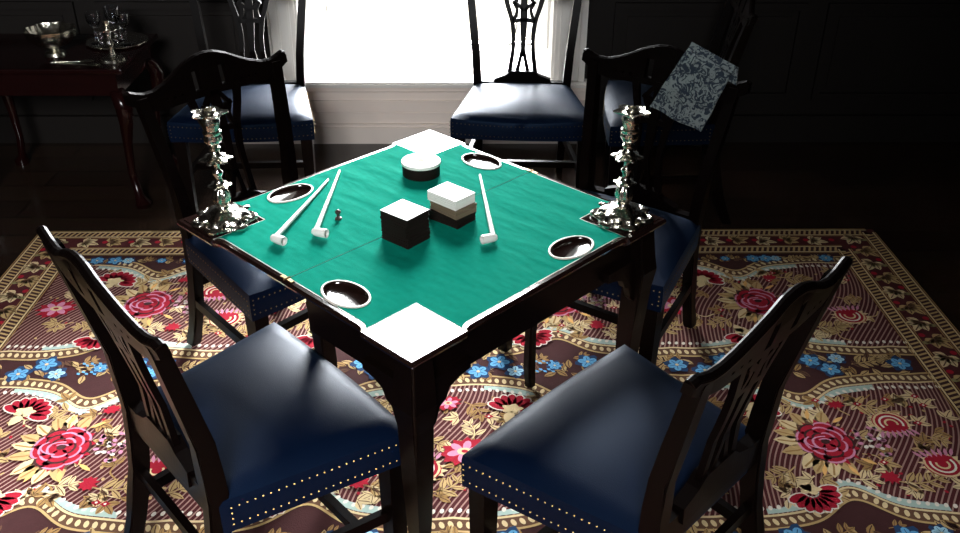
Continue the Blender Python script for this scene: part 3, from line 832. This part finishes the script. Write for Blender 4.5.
# ------------------------------------------------------------------ candlesticks
def candlestick(loc, rz, label):
    t = thing('candlestick', label, 'candlestick', loc, rz, 'silver candlesticks on the card table')
    bm = bmesh.new()
    lathe(bm, [(.001, 0), (.070, 0, .10), (.074, .003, .11), (.073, .008, .12), (.066, .013, .14), (.058, .012, .12), (.054, .020, .10), (.048, .026, .08), (.038, .028, .05), (.030, .034, .06), (.020, .040, .04), (.001, .041)], 72)
    for k in range(6):      # shells between the lobes
        a = (k + .5) * PI / 3
        bmesh.ops.create_uvsphere(bm, u_segments=10, v_segments=6, radius=.013, matrix=Matrix.Translation((.060 * math.cos(a), .060 * math.sin(a), .016)) @ Matrix.Rotation(a, 4, 'Z') @ Matrix.Diagonal((1.3, .8, .5, 1)))
    obj('base', bm, M['silver'], t, smooth=True)
    bm = bmesh.new()
    lathe(bm, [(.001, .038), (.017, .038), (.014, .046), (.019, .054, .06), (.021, .066, .10), (.018, .082, .10), (.012, .092, .05), (.016, .096, .1), (.027, .099, .14), (.026, .102, .14), (.014, .106), (.009, .114),
               (.008, .124), (.012, .130), (.013, .136), (.008, .142), (.007, .154), (.010, .160), (.018, .163, .1), (.036, .169, .16), (.035, .172, .16), (.020, .178, .1), (.013, .184), (.010, .192), (.015, .197), (.015, .201), (.009, .206), (.001, .206)], 48)
    obj('stem', bm, M['silver'], t, smooth=True)
    bm = bmesh.new()
    lathe(bm, [(.001, .203), (.010, .205), (.018, .214, .06), (.0215, .224, .08), (.019, .234, .04), (.022, .238), (.022, .242), (.018, .246), (.019, .256, .05), (.0215, .268, .05), (.018, .278), (.020, .281), (.001, .281)], 48)
    obj('socket', bm, M['silver'], t, smooth=True)
    bm = bmesh.new()
    lathe(bm, [(.001, .280), (.018, .280), (.028, .282, .10, 5), (.039, .287, .16, 5), (.040, .289, .16, 5), (.032, .287, .12, 5), (.022, .285, .05, 5), (.015, .288), (.015, .296), (.012, .297), (.011, .284), (.001, .283)], 60)
    obj('drip_pan', bm, M['silver'], t, smooth=True)
candlestick((-.498, -.012, TZ + .0006), .3, 'ornate silver candlestick on the left corner of the card table')
candlestick((.508, -.0, TZ + .0006), .75, 'ornate silver candlestick on the right table corner, below the printed cloth')

# ------------------------------------------------------------------ clay pipes
def clay_pipe(tip, bowl, label, sg):
    tip, bowl = Vector((*tip, 0)), Vector((*bowl, 0)); L_ = (tip - bowl).length
    d = (tip - bowl).normalized()
    t = thing('clay_pipe', label, 'pipe', (bowl.x, bowl.y, TZ + .0092), math.atan2(d.y, d.x), 'white clay pipes lying on the felt')
    bm = bmesh.new()
    tube(bm, [(.000, 0, .0045), (L_ * .3, 0, .002), (L_ * .7, 0, -.003), (L_ - .004, 0, -.0045), (L_, 0, -.0045)], [.0068, .0056, .0045, .0034, .0026], 12)
    obj('stem', bm, M['pipe'], t, smooth=True)
    bm = bmesh.new()      # bowl: hollow cup lying on its side
    ax = Vector((-.42, sg, .05)).normalized()
    u = ax.cross(Vector((0, 0, 1))).normalized(); v = ax.cross(u)
    prof = [(.002, -.008), (.007, -.0075), (.0095, -.004), (.0108, .004), (.0115, .018), (.0115, .032), (.0095, .032), (.0092, .018), (.008, .004), (.003, -.002)]
    rings = [[ax * h + Vector((0, 0, .005)) + r * (math.cos(a) * u + math.sin(a) * v) for a in [2 * PI * i / 20 for i in range(20)]] for r, h in prof]
    loft(bm, rings); bmesh.ops.recalc_face_normals(bm, faces=bm.faces)
    obj('bowl', bm, M['pipe'], t, smooth=True)
clay_pipe((-.268, .232), (-.352, -.128), 'leftmost white clay pipe, its bowl at the left felt edge', -1)
clay_pipe((-.244, .292), (-.258, -.095), 'white clay pipe between the leftmost pipe and the tiny dark tamper', -1)
clay_pipe((.150, .262), (.176, -.128), 'white clay pipe lying alone right of the two card packs', 1)
# tamper
bm = bmesh.new()
lathe(bm, [(.001, 0), (.009, 0), (.009, .003), (.004, .006), (.0035, .012), (.007, .016), (.0075, .021), (.004, .025), (.001, .026)], 16)
o = obj('pipe_tamper', bm, M['candle_dark'], smooth=True, loc=(-.214, .000, TZ + .001)); tag(o, 'tiny dark turned pipe tamper standing on the felt beside the clay pipes', 'tamper')
o.rotation_euler = (0, 0, .4)

# ------------------------------------------------------------------ round box
t = thing('round_box', 'dark round box with a white lid and small centre knob hole near the far corner', 'box', (-.014, .277, TZ + .0005))
bm = bmesh.new(); lathe(bm, [(.001, 0), (.051, 0), (.0525, .002), (.0525, .032), (.051, .033), (.001, .033)], 48); obj('body', bm, M['drum_side'], t, smooth=True)
bm = bmesh.new(); lathe(bm, [(.009, .033), (.0545, .033), (.0550, .0345), (.0550, .0405), (.0540, .0415), (.0535, .0416), (.0095, .0416), (.009, .0412), (.009, .034)], 48); obj('lid', bm, M['card'], t, smooth=True)['label'] = 'white flat lid'

# ------------------------------------------------------------------ card packs
def pack(cx, cy, z0, lx, ly, h, rz, edge, label, grp, n, jit, toplay=None):
    t = thing('card_pack', label, 'cards', (cx, cy, z0), rz, grp)
    bm = bmesh.new(); r = random.Random(int(cx * 1000 + z0 * 999))
    for i in range(n):
        z = h * i / n; dx, dy, da = r.uniform(-jit, jit), r.uniform(-jit, jit), r.uniform(-jit, jit) * 6
        hx, hy = lx / 2, ly / 2
        ring = xf([(-hx, -hy), (hx, -hy), (hx, hy), (-hx, hy)], dx, dy, da)
        loft(bm, [[(x, y, z) for x, y in ring], [(x, y, z + h / n * .93) for x, y in ring]])
    obj('cards', bm, edge, t)
    bm = bmesh.new()
    ring = xf([(-lx / 2 - .0005, -ly / 2 - .0005), (lx / 2 + .0005, -ly / 2 - .0005), (lx / 2 + .0005, ly / 2 + .0005), (-lx / 2 - .0005, ly / 2 + .0005)], 0, 0, r.uniform(-jit, jit) * 4)
    loft(bm, [[(x, y, h) for x, y in ring], [(x, y, h + .0012) for x, y in ring]])
    obj('top_card', bm, M['card'] if toplay or edge is M['card'] else edge, t)
    return t
g2 = 'card packs stacked in the middle of the felt'
ang = math.atan2(-.065, .07)
h = .0245
pack(.074, -.001, TZ + .0005, .096, .072, h, ang + .06, M['drum_side'], 'lowest pack of the stack beside the lone clay pipe, dark edged', g2, 9, .0012)
pack(.078, -.003, TZ + .0007 + h + .0013, .094, .071, h - .002, ang - .05, M['brown_card'], 'brown edged pack in the middle of the stack beside the lone clay pipe', g2, 9, .001)
pack(.073, .001, TZ + .0010 + 2 * h + .0008, .096, .072, h, ang, M['card'], 'white pack on top of the stack beside the lone clay pipe', g2, 9, .0005)
pack(-.037, -.104, TZ + .0005, .088, .077, .026, ang + .04, M['drum_side'], 'lowest dark edged pack of the taller stack nearest the near corner', g2, 9, .0012)
pack(-.038, -.104, TZ + .0283, .087, .077, .026, ang - .03, M['drum_side'], 'middle dark edged pack of the taller stack nearest the near corner', g2, 9, .0012)
pack(-.038, -.104, TZ + .0561, .088, .077, .021, ang + .04, M['drum_side'], 'top pack with loose white upper card of the stack nearest the near corner', g2, 7, .0012, True)

# ------------------------------------------------------------------ printed cloth over the crest of the far right chair
cz = RUGZ
ca, sa = math.cos(math.radians(-126.5)), math.sin(math.radians(-126.5))
TL, TR, BR, BL = Vector((.772, .548, 1.002)), Vector((.885, .465, .956)), Vector((.832, .505, .765)), Vector((.694, .607, .808))
nrm = Vector((ca, sa, 0))
bm = bmesh.new(); n = 16; F, Bk = [], []
for i in range(n + 1):
    for j in range(n + 1):
        u, v = i / n, j / n
        p = TL.lerp(TR, u).lerp(BL.lerp(BR, u), v) + nrm * (.030 + .006 * math.sin(9 * u + 3 * v) + .004 * math.sin(13 * v + 2 * u) + .010 * (1 - (2 * u - 1) ** 4) * (1 - (2 * v - 1) ** 4))
        F.append(bm.verts.new(p)); Bk.append(bm.verts.new(p - nrm * (.008 + .012 * (1 - (2 * u - 1) ** 4) * (1 - (2 * v - 1) ** 4))))
I = lambda i, j: i * (n + 1) + j
for i in range(n):
    for j in range(n):
        bm.faces.new((F[I(i, j)], F[I(i + 1, j)], F[I(i + 1, j + 1)], F[I(i, j + 1)]))
        bm.faces.new((Bk[I(i, j + 1)], Bk[I(i + 1, j + 1)], Bk[I(i + 1, j)], Bk[I(i, j)]))
for k in range(n):
    for a, b in ((I(k, 0), I(k + 1, 0)), (I(k + 1, n), I(k, n)), (I(0, k + 1), I(0, k)), (I(n, k), I(n, k + 1))):
        bm.faces.new((F[b], F[a], Bk[a], Bk[b]))
# flap folded over the top rail
ring = []
for u in [i / n for i in range(n + 1)]:
    p = TL.lerp(TR, u)
    ring.append([p + nrm * .024, p + nrm * .0 + Vector((0, 0, .016)), p - nrm * .028 + Vector((0, 0, .004)), p - nrm * .034 - Vector((0, 0, .05)), p - nrm * .030 - Vector((0, 0, .05)), p - nrm * .022 + Vector((0, 0, .0)), p + Vector((0, 0, .012)), p + nrm * .018])
loft(bm, ring)
bmesh.ops.recalc_face_normals(bm, faces=bm.faces)
o = obj('printed_cloth', bm, M['toile'], smooth=True); tag(o, 'blue and white printed cloth hung askew over the crest rail of the far right chair', 'cloth')

# ------------------------------------------------------------------ side table with silver and glass in the dark corner
ST = thing('side_table', 'dark red side table in the gloomy corner, carrying silver and glass', 'table', (-1.62, 1.78, 0))
bm = bmesh.new(); box(bm, -.42, -.26, .600, .355, .26, .622, .006); obj('tabletop', bm, M['red_wood'], ST)
bm = bmesh.new(); box(bm, -.38, -.225, .50, .315, .225, .5995); obj('frieze', bm, M['red_wood'], ST)
for sx in (-.355, .300):
    for sy in (-.205, .205):
        bm = bmesh.new(); rings = []
        dx = 1 if sx > 0 else -1; dy = 1 if sy > 0 else -1
        for z, h, off in ((0, .03, .030), (.02, .034, .034), (.05, .018, .016), (.15, .016, -.006), (.28, .019, .004), (.38, .028, .022), (.45, .036, .028), (.5, .036, .012), (.52, .030, 0)):
            cx, cy = sx + dx * off, sy + dy * off
            rings.append([(cx + h * math.cos(a), cy + h * math.sin(a), z) for a in [2 * PI * k / 14 for k in range(14)]])
        loft(bm, rings); obj('leg', bm, M['red_wood'], ST, smooth=True)
sz = .6225
bm = bmesh.new(); lathe(bm, [(.001, 0), (.045, 0), (.04, .012), (.018, .02), (.02, .03), (.06, .045, .05, 8), (.095, .08, .05, 8), (.10, .11, .06, 8), (.097, .11, .06, 8), (.085, .08, .05, 8), (.04, .05), (.001, .047)], 64)
o = obj('punch_bowl', bm, M['silver'], smooth=True, loc=(-1.60, 1.72, sz)); tag(o, 'fluted silver bowl on the side table in the dark corner', 'bowl')
bm = bmesh.new(); lathe(bm, [(.001, 0), (.12, 0), (.13, .006, .02, 12), (.128, .009, .02, 12), (.11, .004), (.001, .003)], 64)
o = obj('salver', bm, M['silver'], smooth=True, loc=(-1.40, 1.90, sz)); tag(o, 'round silver tray under the wine glasses on the side table', 'tray')
def goblet(x, y, z, s, label):
    bm = bmesh.new(); lathe(bm, [(.001, 0), (.032 * s, 0), (.031 * s, .003), (.006, .008), (.0045, .05 * s), (.009, .06 * s), (.0045, .07 * s), (.02 * s, .085 * s), (.032 * s, .11 * s), (.034 * s, .15 * s), (.0325 * s, .15 * s), (.030 * s, .11 * s), (.018 * s, .09 * s), (.001, .084 * s)], 32)
    o = obj('wine_glass', bm, M['glass'], smooth=True, loc=(x, y, z)); tag(o, label, 'glass', 'glasses on the side table')
goblet(-1.40, 1.90, sz + .0045, 1.0, 'wine glass in the middle of the silver tray')
goblet(-1.34, 1.84, sz + .0055, .9, 'wine glass nearest the front edge of the silver tray')
goblet(-1.47, 1.86, sz + .0055, .9, 'wine glass on the silver tray beside the silver bowl')
# crystal girandole with drops
GT = thing('girandole', 'small silver candle stand hung with crystal drops at the front edge of the side table', 'candle stand', (-1.335, 1.640, sz))
bm = bmesh.new(); lathe(bm, [(.001, 0), (.05, 0, .06), (.045, .01, .06), (.015, .02), (.009, .05), (.016, .07), (.008, .09), (.012, .12), (.05, .13, .08, 8), (.05, .133, .08, 8), (.012, .136), (.014, .165), (.001, .165)], 48); obj('stand', bm, M['silver'], GT, smooth=True)
for k in range(10):
    a = 2 * PI * k / 10; bm = bmesh.new()
    for q in range(3):
        bmesh.ops.create_icosphere(bm, subdivisions=1, radius=.005 + .0015 * q, matrix=Matrix.Translation((.050 * math.cos(a), .050 * math.sin(a), .122 - .016 * q)) @ Matrix.Diagonal((.8, .8, 1.25, 1)))
    obj('crystal_drop', bm, M['glass'], GT)
for k, (x, y, rz) in enumerate(((-1.50, 1.60, .15), (-1.46, 1.57, -.1))):
    bm = bmesh.new()
    tube(bm, [(-.07, 0, .003), (0, 0, .005), (.05, 0, .004)], [.004, .003, .004], 8)
    bmesh.ops.create_uvsphere(bm, u_segments=16, v_segments=8, radius=.022, matrix=Matrix.Translation((.07, 0, .0055)) @ Matrix.Diagonal((1.3, .85, .22, 1)))
    o = obj('silver_spoon', bm, M['silver'], smooth=True, loc=(x, y, sz + .0005)); o.rotation_euler = (0, 0, rz)
    tag(o, ('silver spoon on the side table nearer the silver bowl' if k == 0 else 'silver spoon at the front edge of the side table'), 'spoon', 'spoons on the side table')

# ------------------------------------------------------------------ light: overcast sky through the window
wd = bpy.data.worlds.new('sky'); S.world = wd; wd.use_nodes = True
nt = wd.node_tree; N = nt.nodes; L = nt.links; bg = N['Background']
tc = N.new('ShaderNodeTexCoord'); sp = N.new('ShaderNodeSeparateXYZ'); L.new(tc.outputs['Generated'], sp.inputs[0])
cr = N.new('ShaderNodeValToRGB'); L.new(sp.outputs['Z'], cr.inputs['Fac'])
cr.color_ramp.elements[0].position = 0.0; cr.color_ramp.elements[0].color = (.020, .0190, .0168, 1)
cr.color_ramp.elements[1].position = .05; cr.color_ramp.elements[1].color = (.28, .29, .30, 1)
for p__, c__ in ((.45, .36), (.68, 1.0), (.85, 2.5)):
    e__ = cr.color_ramp.elements.new(p__); e__.color = (c__ * .97, c__ * .985, c__, 1)
# the sky is brighter towards the east (+x), where the hidden sun stands
mr = N.new('ShaderNodeMapRange'); mr.inputs['From Min'].default_value = -.45; mr.inputs['From Max'].default_value = .45
mr.inputs['To Min'].default_value = .18; mr.inputs['To Max'].default_value = 2.6; L.new(sp.outputs['X'], mr.inputs['Value'])
mx = N.new('ShaderNodeMix'); mx.data_type = 'RGBA'; mx.blend_type = 'MULTIPLY'; mx.inputs[0].default_value = 1
L.new(cr.outputs['Color'], mx.inputs[6]); L.new(mr.outputs['Result'], mx.inputs[7])
L.new(mx.outputs[2], bg.inputs['Color']); bg.inputs['Strength'].default_value = 60.0
pl = bpy.data.lights.new('sky_portal', 'AREA'); pl.shape = 'RECTANGLE'; pl.size = V1 - V0; pl.size_y = VZ1 - VZ0; pl.cycles.is_portal = True  # portal of the added fill opening behind the viewer
po = bpy.data.objects.new('sky_portal', pl); COL.objects.link(po); po.location = ((V0 + V1) / 2, YF - .11, (VZ0 + VZ1) / 2); po.rotation_euler = (math.radians(90), 0, 0)
pl = bpy.data.lights.new('sky_portal', 'AREA'); pl.shape = 'RECTANGLE'; pl.size = 1.13; pl.size_y = 2.98
pl.cycles.is_portal = True
po = bpy.data.objects.new('sky_portal', pl); COL.objects.link(po); po.location = (-.067, SY + .07, 1.82); po.rotation_euler = (math.radians(-90), 0, 0)

# ------------------------------------------------------------------ camera
cam = bpy.data.cameras.new('camera'); co = bpy.data.objects.new('camera', cam); COL.objects.link(co); S.camera = co
F_, p_, yaw, roll = 918.27, .5221, .0219, .0072
fwd = Vector((math.sin(yaw) * math.cos(p_), math.cos(yaw) * math.cos(p_), -math.sin(p_)))
right = Vector((math.cos(yaw), -math.sin(yaw), 0)); up = right.cross(fwd)
r = right * math.cos(roll) + up * math.sin(roll); u = up * math.cos(roll) - right * math.sin(roll)
m = Matrix((r, u, -fwd)).transposed().to_4x4(); m.translation = Vector((.1008, -2.0883, 1.7815)); co.matrix_world = m
cam.sensor_width = 36; cam.lens = F_ * 36 / 960; cam.clip_start = .02

S.view_settings.view_transform = 'Standard'; S.view_settings.look = 'None'; S.view_settings.gamma = 1
S.view_settings.use_curve_mapping = False
S.view_settings.exposure = 1.3
S.cycles.use_denoising = True
S.cycles.max_bounces = 6; S.cycles.diffuse_bounces = 3; S.cycles.glossy_bounces = 4
S.cycles.sample_clamp_indirect = 6
